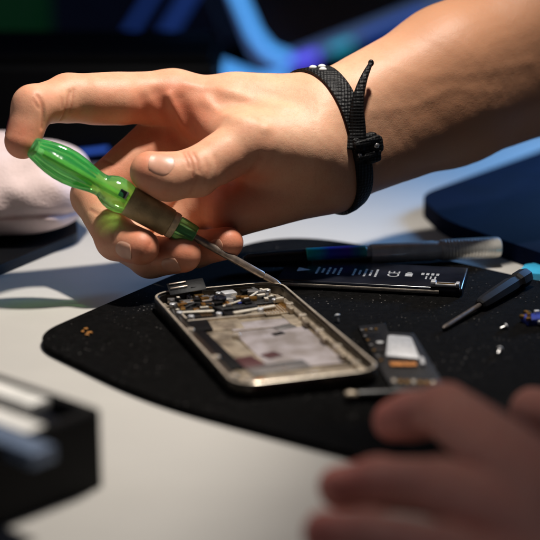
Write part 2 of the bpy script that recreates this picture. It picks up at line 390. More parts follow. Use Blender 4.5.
            for ax in range(3):
                u, w = (ax+1) % 3, (ax+2) % 3
                sl0 = [slice(0, B)]*3; sl1 = [slice(0, B)]*3; sl1[ax] = slice(1, B+1)
                A0 = ng[tuple(sl0)]; A1 = ng[tuple(sl1)]
                e = np.argwhere(A0 != A1)
                if not len(e): continue
                fl = A0[e[:, 0], e[:, 1], e[:, 2]]; e = e+b0
                def kk(du, dw):
                    z = e.copy(); z[:, u] += du; z[:, w] += dw; return key(z[:, 0], z[:, 1], z[:, 2])
                q = np.stack([kk(-1, -1), kk(0, -1), kk(0, 0), kk(-1, 0)], 1); q[~fl] = q[~fl][:, ::-1]; quads.append(q)
        ks = np.concatenate(ks); vs = np.concatenate(vs); quads = np.concatenate(quads)
        o = np.argsort(ks); ks = ks[o]; vs = vs[o]
        ix = np.searchsorted(ks, quads); ix = np.clip(ix, 0, len(ks)-1); ok = (ks[ix] == quads).all(1); ix = ix[ok]
        me = bpy.data.meshes.new(name)
        me.vertices.add(len(vs)); me.vertices.foreach_set('co', ((vs-origin)*.001).ravel())
        me.loops.add(ix.size); me.loops.foreach_set('vertex_index', ix.ravel().astype(np.int32))
        me.polygons.add(len(ix)); me.polygons.foreach_set('loop_start', np.arange(0, ix.size, 4, dtype=np.int32))
        me.polygons.foreach_set('use_smooth', np.ones(len(ix), bool)); me.update(calc_edges=True); me.validate()
        fv = np.zeros(len(vs))
        for c, r, a in flush: fv = np.maximum(fv, a*np.exp(-((vs-c)**2).sum(1)/(r*r)))
        at = me.attributes.new('flush', 'FLOAT', 'POINT'); at.data.foreach_set('value', fv.astype(np.float32))
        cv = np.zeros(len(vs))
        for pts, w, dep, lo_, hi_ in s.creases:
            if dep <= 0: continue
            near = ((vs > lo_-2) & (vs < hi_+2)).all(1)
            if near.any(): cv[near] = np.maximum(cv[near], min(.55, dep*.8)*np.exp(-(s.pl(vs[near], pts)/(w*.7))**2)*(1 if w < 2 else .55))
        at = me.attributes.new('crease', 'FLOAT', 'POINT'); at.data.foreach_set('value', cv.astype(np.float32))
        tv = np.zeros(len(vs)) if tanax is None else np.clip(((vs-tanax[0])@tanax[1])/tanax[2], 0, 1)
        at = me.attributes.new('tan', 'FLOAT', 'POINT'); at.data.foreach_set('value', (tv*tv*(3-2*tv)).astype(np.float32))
        me.materials.append(m); print(name, len(vs), 'verts')
        return link(name, me, None, origin)

def nail(body, hand, origin, base, tipdir, dors, length, width, mm=None):
    """a thin curved plate laid on the finger surface; base = point inside the distal phalanx"""
    t = np.array(tipdir, float); t /= np.linalg.norm(t)
    n = np.array(dors, float); n -= t*(n@t); n /= np.linalg.norm(n); x = np.cross(n, t)
    nu, nv = 15, 17; bm = bmesh.new(); top = []; bot = []
    OO, DD = [], []
    for stage in (0, 1):
      if stage: QQ, OK = body.march_many(np.array(OO), np.array(DD))
      for j in range(nv):
        v = j/(nv-1); rt = []; rb = []
        for i in range(nu):
            u = i/(nu-1)*2-1
            # rounded base and rounded free edge
            wv = width/2*((.45+.55*math.sqrt(max(0, 1-(1-v/.42)**2))) if v < .42 else 1.0-.10*max(0, v-.7)/.3)
            yy = v*length+(-1.3*u*u if v > .6 else 0)*(v-.6)/.4+(.16*length*u*u*(1-v))
            ph = u*wv/8.8; dirn = n*math.cos(ph)+x*math.sin(ph)
            c = base+t*yy
            o = c+dirn*22
            if not stage: OO.append(o); DD.append(-dirn); continue
            q = QQ[j*nu+i] if OK[j*nu+i] else c+dirn*8
            edge = max(abs(u)**6, (1-v)**6)
            lift = .30*(1-edge)-.16*edge
            rt.append(bm.verts.new((q+dirn*lift-origin)*.001)); rb.append(bm.verts.new((q-dirn*.5-origin)*.001))
        if stage: top.append(rt); bot.append(rb)
    for j in range(nv-1):
        for i in range(nu-1):
            bm.faces.new((top[j][i], top[j][i+1], top[j+1][i+1], top[j+1][i])); bm.faces.new((bot[j][i], bot[j+1][i], bot[j+1][i+1], bot[j][i+1]))
    for i in range(nu-1):
        bm.faces.new((top[0][i], bot[0][i], bot[0][i+1], top[0][i+1])); bm.faces.new((top[-1][i], top[-1][i+1], bot[-1][i+1], bot[-1][i]))
    for j in range(nv-1):
        bm.faces.new((top[j][0], top[j+1][0], bot[j+1][0], bot[j][0])); bm.faces.new((top[j][-1], bot[j][-1], bot[j+1][-1], top[j+1][-1]))
    bmesh.ops.recalc_face_normals(bm, faces=bm.faces)
    me = bpy.data.meshes.new('fingernail'); bm.to_mesh(me); bm.free(); me.polygons.foreach_set('use_smooth', [True]*len(me.polygons)); me.set_sharp_from_angle(angle=R(60))
    me.materials.append(mm or M['nail']); return link('fingernail', me, hand)

def C(a, b, r1, r2): return (np.array(a, float), np.array(b, float), r1, r2)

# ------------------------------------------------------------------ RIGHT HAND with the screwdriver
DEND = J(31, 146, 775); DTIP = T(280.5, 285, 8.0)
H = Body()
# forearm (two strands make an oval section) and wrist
fa = [((326, 121, 814), 20.5), ((450, 66, 842), 27), ((570, 16, 872), 32), ((800, -75, 945), 37), ((1000, -150, 1010), 38)]
fb = [((336, 160, 817), 19.5), ((450, 105, 846), 27), ((570, 58, 876), 32), ((800, -20, 950), 37), ((1000, -100, 1015), 38)]
for s_ in (fa, fb):
    for (p, r), (q, r2) in zip(s_, s_[1:]): H.core.append(C(J(*p), J(*q), r, r2))
H.core += [C(J(320, 122, 815), J(240, 106, 817), 20, 13.5), C(J(326, 120, 815), J(175, 99, 815), 16, 11.6),
           C(J(322, 140, 822), J(175, 132, 824), 17, 12), C(J(326, 155, 822), J(190, 166, 824), 17, 11.5),
           C(J(330, 165, 818), J(208, 200, 818), 17, 10.5), C(J(322, 172, 812), J(232, 210, 808), 18, 12.5),
           C(J(308, 148, 802), J(252, 142, 796), 18, 13.5),
           C(J(196, 116, 812), J(236, 140, 800), 8, 10)]
iM, iP, iD, iT = J(172, 98, 815), J(69, 98, 800), J(33, 106, 785), J(22.5, 141, 782)
H.fingers.append([C(iM, iP, 11.9, 10.4), C(iP, iD, 10.3, 8.6), C(iD, iT, 8.8, 7.7), C(J(120, 100, 805), J(96, 100, 802), 10.9, 10.7)])
mM, mP, mD, mT = J(172, 130, 824), J(94, 196, 810), J(117, 239, 790), J(141, 247, 780)
H.fingers.append([C(mM, mP, 12, 10), C(mP, mD, 9.9, 9.0), C(mD, mT, 9.0, 7.9)])
rM, rP, rD, rT = J(186, 165, 824), J(119, 237, 813), J(150, 257, 797), J(183, 254.5, 786)
H.fingers.append([C(rM, rP, 11.5, 9.6), C(rP, rD, 9.4, 8.9), C(rD, rT, 8.8, 7.9)])
pM, pP, pD, pT = J(207, 198, 818), J(165, 243, 818), J(196, 249, 803), J(227, 243, 793)
H.fingers.append([C(pM, pP, 10, 8.3), C(pP, pD, 8.1, 7.8), C(pD, pT, 7.8, 7.1)])
tM, tI, tA, tT = J(246, 143, 792), J(197, 172, 782), J(168, 177, 779), J(150, 171.5, 778)
H.fingers.append([C(J(300, 150, 804), tM, 15, 12), C(tM, tI, 11.8, 10.3), C(tI, tA, 10.2, 10.0), C(tA, tT, 9.9, 8.6)])
# creases, laid where the skin folds
for pix, w, dep in [
    ([(70, 92), (68, 100), (66, 110), (61, 120)], .9, .75), ([(74, 90), (73, 101), (70, 112)], .7, .5), ([(62, 98), (62, 108)], .7, .3),
    ([(38, 96), (42, 104), (43, 116), (42, 128)], .9, .8), ([(34, 100), (38, 108)], .7, .35),
    ([(158, 94), (164, 108), (169, 122), (177, 138)], 3.4, 1.5), ([(144, 100), (149, 114), (158, 130)], 3.2, .55), ([(180, 100), (186, 114), (193, 130)], 3.4, 1.0), ([(169, 96), (175, 110), (182, 126)], 2.2, -.8),
    ([(187, 152), (191, 160), (194, 170), (192, 182)], .7, .55), ([(183, 152), (186, 160), (189, 168)], .7, .5), ([(192, 152), (197, 161), (199, 172)], .7, .45), ([(197, 178), (193, 186), (190, 194)], .8, .5),
    ([(261, 158), (256, 166), (246, 176), (230, 185), (216, 190)], 2.3, .75), ([(274, 156), (266, 168), (254, 179)], 2.2, .3), ([(206, 160), (208, 170), (205, 182)], 1.2, .25), ([(215, 157), (218, 168), (215, 180)], 1.3, .2),
    ([(96, 152), (104, 160), (112, 164)], .8, .5), ([(90, 210), (98, 214), (108, 214)], .9, .4),
    ([(118, 226), (114, 232), (113, 240)], .8, .4), ([(150, 243), (146, 252), (150, 264)], .7, .3),
    ]: H.crease(pix, w, dep)
for pix, w, dep in [([(225, 92), (255, 100), (285, 108)], 3.2, -.75), ([(205, 100), (235, 118), (265, 128)], 2.8, -.7), ([(380, 62), (420, 76), (470, 74), (530, 62)], 2.8, -.17), ([(372, 112), (420, 104), (450, 88), (500, 92)], 2.6, -.15), ([(185, 84), (215, 88), (245, 96)], 2.4, -.4)]: H.crease(pix, w, dep)
W0 = J(330, 142, 815)
fl = [(q, 13, a) for q, a in ((iT, 1), (iD, .5), (iP, .55), (mT, 1), (mD, .7), (rT, 1), (pT, 1), (tT, .85), (tI, .5))]
fl += [(J(172, 122, 803), 22, .95), (J(150, 120, 806), 20, .8), (J(100, 115, 800), 16, .6), (J(105, 165, 806), 20, .7), (J(230, 190, 795), 22, .7)]
def only(i):
    b = Body(); b.lump = H.lump; b.fingers = [H.fingers[i]]; return b
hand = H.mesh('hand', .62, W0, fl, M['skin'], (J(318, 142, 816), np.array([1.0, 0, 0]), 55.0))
tag(hand, 'brightly lit bare right hand and forearm gripping the green screwdriver', 'hand')
nail(only(4), hand, W0, J(172, 175, 779), tT-tA, -FW*1.0+UP*.42+RT*.1, 11.5, 11.5)
nail(only(1), hand, W0, mD+(mT-mD)*.50, mT-mD, -FW*1.0-UP*.40-RT*.1, 10, 9.6)
nail(only(2), hand, W0, rD+(rT-rD)*.62, rT-rD, -FW*.9-UP*.55, 9.6, 9.4)
nail(only(3), hand, W0, pD+(pT-pD)*.70, pT-pD, -FW*1.0-UP*.05, 7.6, 7.8)
nl = nail(only(0), hand, W0, iD+(iT-iD)*.30, iT-iD, -RT*1.0+FW*.16, 10.5, 11, M['nail_red']); nl['label'] = 'dark reddish nail on the bent index finger'

# ------------------------------------------------------------------ green screwdriver
ax = DTIP-DEND; LEN = np.linalg.norm(ax); ax = ax/LEN
k = LEN/283.0                                    # mm per photo pixel along the axis
scr = empty('screwdriver', DTIP, 0, 'translucent green precision screwdriver with brown grip held in the lit hand', 'screwdriver')
a0 = tuple(DEND-DTIP); b0 = (0, 0, 0)
def pr(l): return [(x*k, r*k) for x, r in l]
axv0 = Vector(ax)
fl6 = lambda t, th: .085*math.cos(6*th)*max(0, math.sin(min(1, max(0, t/k/76))*math.pi))
prof = pr([(0, 7), (.8, 9.4), (2.2, 10.6), (6, 11.9), (14, 14.2), (24, 16.3), (34, 17.3), (44, 17.2), (54, 16), (64, 13.9), (72, 12.1), (77, 11.5), (80, 11.9), (84, 14.2), (89, 16.4), (94, 17.4), (100, 17.2), (105, 16.2), (108.5, 15.2)])
def dens(pf, n=4):
    o = []
    for (a, r), (b, s2) in zip(pf, pf[1:]): o += [(a+(b-a)*i/n, r+(s2-r)*i/n) for i in range(n)]
    return o+[pf[-1]]
MB().lathe(a0, b0, dens(prof), 72, fl6).build('handle', M['green'], scr, smooth=50)
core = MB().lathe(a0, b0, pr([(14, .2), (14.2, 4.6), (60, 4.6), (60.2, 3.3), (107.5, 3.3), (107.6, .2)]), 20).build('handle_core', M['lime'], scr)
hi = MB(); hu = axv0.orthogonal().normalized(); hw = axv0.cross(hu)
for q_ in range(6):
    th = math.pi/6+q_*math.pi/3; dv = hu*math.cos(th)+hw*math.sin(th)
    hi.tube([Vector(a0)+axv0*(x_*k)+dv*(r_*k) for x_, r_ in ((8, 7.5), (20, 10.5), (38, 12.2), (56, 10.5), (70, 8))], [.35, .7, .9, .7, .35], 8)
hi.build('handle_rib', M['teal'], scr)
MB().lathe(a0, b0, dens(pr([(108.6, 14.2), (109.2, 15.3), (112, 15.5), (130, 15.2), (150, 14.6), (155, 14.2), (156, 13.4)]), 2), 48).build('grip', M['brown'], scr)
MB().lathe(a0, b0, pr([(156.1, 12.8), (156.8, 13.6), (160, 13.6), (162.6, 13.1), (163, 12.2)]), 48).build('collar', M['cream'], scr)
MB().lathe(a0, b0, pr([(163.1, 11.6), (163.8, 12.5), (168, 12.7), (180, 11.8), (182.4, 11.3), (183.3, 10.2)]), 8, None).build('end_cap', M['green2'], scr, smooth=20)
MB().lathe(a0, b0, pr([(156, 3.9), (206, 3.9), (262, 3.8), (263, 3.1), (264, 3.1)]), 24).build('shaft', M['steel_dark'], scr)
MB().lathe(a0, b0, pr([(264.1, 3.0), (264.6, 3.4), (277, 3.2), (280, 2.4), (283, 1.6)]), 16).build('bit', M['steel_dark'], scr)
# window with the little metal catch in the bulb of the handle
axv = Vector(ax); vd = Vector(-FW); sd = (vd-axv*vd.dot(axv)).normalized(); td = axv.cross(sd)
rot = Matrix((axv, td, sd)).transposed()
cc = Vector(a0)+axv*(101*k)+sd*(14.8*k)+td*(-3*k)
MB().box(cc, (9*k, 7.5*k, 4*k), .35, rot=rot).build('catch', M['black'], scr)
MB().box(cc+axv*(3.4*k)+sd*(1.6*k), (1.6*k, 7.8*k, 2*k), .2, rot=rot).build('catch_pin', M['grey'], scr)

# ------------------------------------------------------------------ wristband around the wrist
wc = J(331, 140, 816)
wax = (J(450, 86, 846)-J(300, 140, 814)); wax /= np.linalg.norm(wax)
wax = wax + RT*0.10 - FW*(-0.12); wax /= np.linalg.norm(wax)
e1 = UP-wax*(UP@wax); e1 /= np.linalg.norm(e1); e2 = np.cross(wax, e1)
def around(phi, off, s_):
    d = e1*math.cos(phi)+e2*math.sin(phi); c = wc+wax*s_
    q = H.march(c+d*60, -d, 0, detail=False); return q+d*off, d
band = empty('wristband', wc, 0, 'black woven wristband with clasp and loose pointed tail, worn at the wrist', 'wristband')
def strap_strip(phis, s0, s1, thick, name, m, wf=lambda t: 1.0, off0=.15):
    bm = bmesh.new(); rows = []; n = len(phis)
    for i, ph in enumerate(phis):
        t = i/(n-1); mid = (s0+s1)/2; hw = (s1-s0)/2*wf(t); row = []
        for s_, o_ in ((-hw, off0), (-hw, off0+thick*.8), (-hw*.8, off0+thick), (0, off0+thick*1.08), (hw*.8, off0+thick), (hw, off0+thick*.8), (hw, off0)):
            q, d = around(ph, o_, mid+s_); row.append(bm.verts.new((q-wc)*.001))
        rows.append(row)
    closed = abs((phis[-1]-phis[0])-2*math.pi) < 1e-6
    if closed: 
        for v in rows[-1]: bm.verts.remove(v)
        rows[-1] = rows[0]
    for a, b in zip(rows, rows[1:]):
        for j in range(7): bm.faces.new((a[j], a[(j+1) % 7], b[(j+1) % 7], b[j]))
    if not closed: bm.faces.new(rows[0]); bm.faces.new(rows[-1][::-1])
    bmesh.ops.recalc_face_normals(bm, faces=bm.faces)
    me = bpy.data.meshes.new(name); bm.to_mesh(me); bm.free(); me.polygons.foreach_set('use_smooth', [True]*len(me.polygons)); me.set_sharp_from_angle(angle=R(50)); me.materials.append(m)
    return link(name, me, band)
phs = [2*math.pi*i/72 for i in range(73)]
strap_strip(phs, -4.6, 4.6, 1.7, 'strap', M['strap'])
# which side of the ring faces the camera?
sg = 1 if e2@(-FW) > 0 else -1
def bandpt(phi, off, s_): q, d = around(sg*phi, off, s_); return Vector(q-wc), Vector(d)
for ph, s_ in ((.12, -1.8), (.20, 1.2), (.30, -.5)):
    p, d = bandpt(ph, 1.9, s_); MB().ball(p, 1.5, (1.2, .8, .8), 2).build('stud', M['chrome'], band)
pc, dc = bandpt(1.78, 2.6, 1.5)
wv = Vector(wax); tv = dc.cross(wv).normalized(); rot = Matrix((wv, tv, dc)).transposed()
MB().box(pc, (12.5, 11, 4.6), 1.2, rot=rot).box(pc+dc*2.4+tv*2.6, (13.5, 3.2, 2.6), .9, rot=rot).box(pc+dc*2.4-tv*3.2, (12.8, 2.6, 2.4), .9, rot=rot).box(pc+dc*.8+wv*5.0, (7, 8, 5.5), 2.2, rot=rot, seg=3).box(pc+dc*.4+wv*3-tv*5.5, (8, 5, 4.5), 1.8, rot=rot, seg=3).build('clasp', M['strap'], band)
MB().ball(pc+dc*2.6+wv*4.2, 1.6, sub=2).ball(pc+dc*2.4-wv*4.6-tv*2, 1.1, sub=2).build('clasp_rivet', M['grey'], band)
# loose tail: leaves the clasp and stands up off the arm, pointing to the upper right
tail_px = [(355, 150, 0), (357, 130, -2), (357, 112, -5), (359, 95, -9), (364, 78, -13), (371, 63, -16)]
tp = []
for px, py, dd in tail_px:
    q = H.seen(px, py); dq = (q-CAM)@FW; tp.append(Vector(J(px, py, dq-3+dd*.55)-wc))
def spline(P, n=6):
    out = []
    for i in range(len(P)-1):
        p0, p1, p2, p3 = P[max(i-1, 0)], P[i], P[i+1], P[min(i+2, len(P)-1)]
        for j in range(n):
            t = j/n; out.append(.5*((2*p1)+(p2-p0)*t+(2*p0-5*p1+4*p2-p3)*t*t+(3*p1-p0-3*p2+p3)*t**3))
    return out+[P[-1]]
ts = spline(tp); ws = [3.8*(1-i/(len(ts)-1))**.9+.8 for i in range(len(ts))]
bm = bmesh.new(); rows = []
for i, p in enumerate(ts):
    d = (ts[min(i+1, len(ts)-1)]-ts[max(i-1, 0)]).normalized(); x = d.cross(Vector(FW)).normalized(); y = x.cross(d)
    rows.append([bm.verts.new((p+x*(ws[i]*a)+y*b)*.001) for a, b in ((-1, 0), (-.7, -.9), (0, -1.2), (.7, -.9), (1, 0), (.7, .7), (-.7, .7))])
for a, b in zip(rows, rows[1:]):
    for j in range(7): bm.faces.new((a[j], a[(j+1) % 7], b[(j+1) % 7], b[j]))
bm.faces.new(rows[0]); bm.faces.new(rows[-1][::-1]); bmesh.ops.recalc_face_normals(bm, faces=bm.faces)
me = bpy.data.meshes.new('strap_tail'); bm.to_mesh(me); bm.free(); me.polygons.foreach_set('use_smooth', [True]*len(me.polygons)); me.materials.append(M['strap']); link('strap_tail', me, band)
MB().ball(ts[-1], 1.35, (1, 1, 1.2), 2).build('knot', M['strap'], band)

# ------------------------------------------------------------------ LEFT HAND (foreground, out of focus)
G = Body(); G.lump = .3
g = lambda px, py, z: T(px, py, z)
G.core += [C(g(590, 500, 34), g(760, 640, 38), 17, 24), C(g(610, 545, 32), g(780, 690, 36), 17, 24), C(g(760, 640, 38), g(1300, 900, 45), 24, 32), C(g(620, 590, 28), g(780, 690, 34), 16, 22),
           C(g(640, 490, 28), g(740, 570, 34), 13, 20)]
G.fingers += [[C(g(575, 505, 38), g(447, 411, 23), 11.3, 9.2), C(g(447, 411, 23), g(412, 416, 18), 8.8, 8.0), C(g(412, 416, 18), g(394, 421, 15), 8.0, 7.2)],
              [C(g(615, 560, 34), g(442, 488, 18), 11.5, 9.2), C(g(442, 488, 18), g(378, 483, 13), 9.0, 8.1), C(g(378, 483, 13), g(341, 488, 10.8), 8.0, 7.2)],
              [C(g(640, 620, 30), g(445, 556, 15), 11, 9.0), C(g(445, 556, 15), g(368, 538, 12), 8.8, 8.0), C(g(368, 538, 12), g(326, 534, 9.8), 7.9, 7.0)],
              [C(g(660, 640, 28), g(470, 620, 14), 10.5, 8.6), C(g(470, 620, 14), g(390, 602, 11), 8.4, 7.6), C(g(390, 602, 11), g(355, 595, 9.5), 7.6, 7)],
              [C(g(660, 500, 30), g(600, 428, 20), 12, 10), C(g(600, 428, 20), g(533, 411, 14), 9.5, 8.2)]]
OG = g(600, 540, 0)
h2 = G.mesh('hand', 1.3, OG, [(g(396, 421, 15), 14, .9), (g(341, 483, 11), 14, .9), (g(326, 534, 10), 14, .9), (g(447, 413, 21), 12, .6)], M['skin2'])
tag(h2, 'shadowed out of focus left hand resting in the foreground with bent fingers', 'hand')

# ------------------------------------------------------------------ the setting
t = MB().box((0, 20, -12.5), (1900, 820, 25), 2).build('table', M['table']); tag(t, kind='structure')
sh = MB().box((0, 1000, -100), (2600, 500, 30), 4).build('shelf', M['case']); tag(sh, kind='structure')
w = MB().box((0, 1500, 200), (4000, 20, 2400)).build('wall', M['wall']); tag(w, kind='structure')

mp = round_poly([tuple(T(27, 345)[:2]), (2, 58), (70, 18), (116, -24), (250, -140), (100, -285), tuple(T(318, 452)[:2]), tuple(T(148, 405)[:2])], [22, 40, 20, 30, 30, 30, 40, 30], 12)
mo = MB().prism(mp, 0.2, 3.0, .7, 3).build('work_mat', M['felt']); tag(mo, 'black felt work mat with dust specks lying under the opened phone', 'mat')
MZ = 3.0
# ------------------------------------------------------------------ the opened phone
PH = empty('smartphone', (-4.3, -115.9, MZ), R(18.1), 'opened smartphone without its screen, metal frame and bare insides showing', 'smartphone')
W_, L_, Z_ = 58.6, 123.8, 7.6-3+1.6
ou = rrect(W_, L_, 9.5, 10); inn = rrect(W_-3.6, L_-3.6, 7.9, 10)
MB().ring(ou, inn, [(.14, 0), (0, .5), (0, Z_-.75), (.22, Z_), (.55, Z_), (.6, Z_-1.0), (1, Z_-1.0), (1, .9), (1, 0)]).build('frame', M['frame'], PH, smooth=30)
ri = MB().ring(rrect(W_-.5, L_-.5, 9.3, 10), rrect(W_-2.5, L_-2.5, 8.3, 10), [(0, Z_-.25), (0, Z_+.06), (.2, Z_+.2), (.9, Z_+.2), (1, Z_+.14), (1, Z_+.01)]).build('rim', M['rim'], PH)
MB().prism(rrect(W_-3.7, L_-3.7, 7.8, 10), .4, 1.7).build('back_plate', M['tan'], PH)
zf = 1.7
def part(name, m, items, smooth=35):
    b = MB()
    for it in items: b.box(*it[:2], *(it[2:]))
    return b.build(name, M[m], PH, smooth=smooth)
rndp = random.Random(3)
# battery bay floor: pale label, worn patches
part('battery_label', 'pale', [((7.5, -14, zf+.22), (30, 50, .4), .15), ((7, 17, zf+.17), (28, 11, .3), .1)])
part('adhesive_patch', 'tan', [((-14, -8, zf+.35), (11, 40, .5), .2, .06), ((-9, 22, zf+.25), (16, 14, .4), .2, -.08), ((21, 22, zf+.3), (6, 26, .5), .2)])
for it in (((-4, -36, zf+.5), (24, 9, .35), .1, .05), ((14, 10, zf+.6), (9, 5, .3), .1, .3)): part('foil_patch', 'grey', [it])
part('scorch_patch', 'maroon', [((-13, -27, zf+.62), (9, 12, .25), .1, .2), ((-2, -22, zf+.62), (7, 6, .2), .1, .4)])
part('shade_strip', 'case', [((-21.6, 2, zf+.75), (7, 72, .5), .2, .04)]); part('shade_strip', 'case', [((-18.5, 24, zf+.95), (9, 18, .5), .2, -.1)])  # dark strips stand in for the hand's shadow inside the frame
part('front_bar', 'rim', [((0, -53.2, zf+1.2), (44, 2.2, 1.6), .4), ((0, -56.5, zf+.5), (46, 2.5, 1.0), .3)])
part('side_ledge', 'tan', [((24.6, -6, zf+1.3), (2.6, 100, 1.6), .4)]); part('side_ledge', 'frame', [((-24.6, -6, zf+1.3), (2.6, 100, 1.6), .4)])
for (x, y) in ((24.6, 35), (24.6, 18), (24.6, -3), (24.6, -24), (24.4, -45), (-24.4, -45), (-24.6, -22), (-24.6, 14), (-9, 2), (4, -50.5), (-20, -50.5)):
    b = MB().lathe((x, y, zf), (x, y, zf+4), [(0, 1.7), (2.4, 1.7), (2.7, 1.45), (2.71, .9), (2.4, .8), (2.39, .05)], 20); b.build('screw_boss', M['rim'], PH)
part('amber_tab', 'copper', [((-16.5, -50, zf+.9), (5.5, 3.2, .8), .3, .1)])
part('clip', 'tan', [((22.5, y, zf+1.9), (2.0, 5.5, 2.6), .4) for y in (44, 28, 8, -14, -35)])
part('contact_strip', 'gold', [((22.0+.1*i, 47-2.0*i, zf+1.4), (2.6, .9, .5), .1) for i in range(9)])
# top of the phone: connectors, camera, flex cables
part('logic_shield', 'pcb', [((-6, 45, zf+1.2), (34, 18, 2.2), .3), ((16, 47, zf+1.0), (12, 14, 1.8), .3)])
part('flex_cable', 'black', [((-11, 33, zf+1.3), (22, 5, .5), .15, -.05), ((2, 36, zf+1.7), (4, 14, .5), .15, .35)])
part('white_lead', 'cable', [((8, 31.5, zf+2.2), (20, 2.2, 1.1), .4, .20), ((-16, 36, zf+2.2), (15, 2.0, .9), .4, -.15)])
part('trim_bar', 'rim', [((-2, 28.2, zf+.9), (40, 1.1, 1.3), .3), ((-22, 40, zf+1.4), (1.1, 20, 1.3), .3)])
part('grid_plate', 'tan', [((16.5, 33, zf+.8), (10, 13, .9), .2)]); part('grid_rib', 'gold', [((12.5+1.35*i, 33, zf+1.35), (.35, 12, .3)) for i in range(7)])
items = {'gold': [], 'grey': [], 'black': [], 'cable': [], 'bluechip': []}
for i in range(120):
    x = rndp.uniform(-23, 22); y = rndp.uniform(38, 57); m_ = rndp.choice(['gold', 'grey', 'grey', 'black', 'black', 'black', 'cable', 'gold', 'bluechip' if i % 6 == 0 else 'black'])
    h_ = rndp.uniform(.7, 2.2); items[m_].append(((x, y, zf+2.0+h_/2), (rndp.uniform(1.2, 4.2), rndp.uniform(1, 3), h_), .15, rndp.uniform(-.2, .2)))
for m_, its in items.items():
    for it in its[:22]: part({'gold': 'contact', 'grey': 'connector', 'black': 'chip', 'cable': 'socket', 'bluechip': 'capacitor'}[m_], m_, [it])
part('metal_can', 'shield', [((3, 52, zf+3.4), (6, 5, 2.6), .4, .1)]); part('metal_can', 'grey', [((14, 53, zf+3.0), (5, 4.5, 2.2), .4, -.15)])
b = MB().lathe((-3, 46, zf+2.2), (-3, 46, zf+8), [(0, 3.1), (2.2, 3.1), (2.5, 2.8), (2.5, 2.0), (2.1, 1.8), (2.1, .05)], 28).build('camera_module', M['gloss'], PH)
MB().tube([(-20, 41, zf+2.6), (-14, 44, zf+3.4), (-9, 40, zf+3.2), (-6, 34, zf+2.6), (-5, 29, zf+2.0)], .6, 8).build('wire', M['black'], PH)
MB().tube([(20, 55, zf+2.8), (15, 50, zf+3.8), (9, 44, zf+3.4), (3, 41, zf+3.2), (-4, 38, zf+2.8)], .5, 8).build('wire', M['cable'], PH)
for (x, y) in ((-20, 29.5), (-8, 29.8), (10, 30), (20, 41), (-23, 48), (-23.2, 36), (21.5, 55), (0, 57.5), (-13, 57.2)):
    MB().lathe((x, y, zf+1.6), (x, y, zf+4), [(0, 1.25), (1.3, 1.25), (1.5, 1.05), (1.51, .5), (1.2, .4), (1.19, .02)], 14).build('screw_head', M['shield'], PH)
for (x, y, w_, l_) in ((-7.8, -14, .5, 50), (22.8, -14, .5, 50), (7.5, -39.3, 30, .5), (7.5, 11.3, 30, .5), (-20, -10, .4, 60)):
    part('glue_line', 'glue', [((x, y, zf+.5), (w_, l_, .3), .08)])
part('notch_mark', 'black', [((9, 3, zf+.47), (5.5, 3.2, .1), .04, .3)])
for i in range(5): part('flex_trace', 'gold', [((-14.5+1.0*i, 33, zf+1.62), (.3, 4.4, .1))])
for i in range(3): part('shield_can', 'grey', [((-16+9*i, 49.5, zf+2.6), (6.5, 4.5, 1.0), .3, .05*i)])
# raised flex with its plates above the far left corner
rf = Matrix.Rotation(R(28), 3, 'X') @ Matrix.Rotation(R(-6), 3, 'Y')
fx = MB().box((-14, 58, Z_+2.2), (16, 7, .5), .15, rot=rf).box((-10, 57, Z_+.2), (5, 1.2, 4), .2).build('raised_flex', M['case'], PH)
for y_, z_ in ((57.4, 2.55), (59.8, 3.75)): MB().box((-17.5, y_, Z_+z_), (7.5, .4, .4), .1, rot=rf).build('flex_plate', M['steel_dark'], fx)
MB().box((-8, 58.4, Z_+2.6), (1.6, 3.6, .4), .1, rot=rf).build('flex_plate', M['gold'], fx)

# ------------------------------------------------------------------ battery behind the phone
BT = empty('phone_battery', (46, -29.5, MZ), R(-10.5), 'flat black phone battery with white printing lying behind the phone', 'battery')
MB().box((0, 0, 2.1), (82, 34, 4.0), .9, seg=3).build('cell', M['gloss'], BT)
MB().box((-4, -17.15, 2.0), (70, .5, 1.5), .15).build('foil_edge', M['rim'], BT)
MB().box((-18, 17.1, 2.4), (34, .5, 1.6), .15).build('foil_edge', M['tan'], BT)
ink = MB(); zt = 4.12
ink.prism([(-34, -3), (-28, 0), (-34, 3.2)], zt, zt+.03)
for gx, n in ((-25, 5), (-8.5, 5)):
    for i in range(n):
        ln = (11, 7, 12, 9, 12)[i]; seg_ = rndp.randint(3, 5); y0 = -ln/2
        for q in range(seg_):
            l2 = ln/seg_; ink.box((gx+i*2.5, y0+l2*(q+.5), zt), (.95, l2*.82, .06))
for i in range(4): ink.box((22+i*2.2, 2.5, zt), (1.3, 3.2, .06))
for i in range(3): ink.box((24+i*2.0, -3, zt), (.7, 4.2, .06))
ink.build('printing', M['white'], BT, smooth=0)
def text(body, size, loc, rot, m, parent, name='lettering'):
    cu = bpy.data.curves.new('txt', 'FONT'); cu.body = body; cu.size = size*.001; cu.extrude = .00002; cu.align_x = 'CENTER'; cu.align_y = 'CENTER'
    o = bpy.data.objects.new('txt', cu); COL.objects.link(o); dg = bpy.context.evaluated_depsgraph_get(); dg.update()
    me = bpy.data.meshes.new_from_object(o.evaluated_get(dg)); bpy.data.objects.remove(o); me.materials.clear(); me.materials.append(m)
    q = link(name, me, parent, loc); q.rotation_euler = rot; return q
text('CE', 7.5, (9.5, 0, zt+.02), (0, 0, R(90)), M['white'], BT)
MB().box((16, 0, zt), (3.2, 4.6, .06)).box((16, 3.4, zt), (2, 1.0, .06)).build('recycling_mark', M['white'], BT, smooth=0)
MB().box((33.5, -15.5, 5.1), (12, 3.2, 1.4), .4).box((28.4, -15.2, 5.5), (2.2, 4.2, 2.4), .4).box((39, -15.6, 5.4), (1.6, 3.6, 2.0), .3).build('connector', M['shield'], BT)
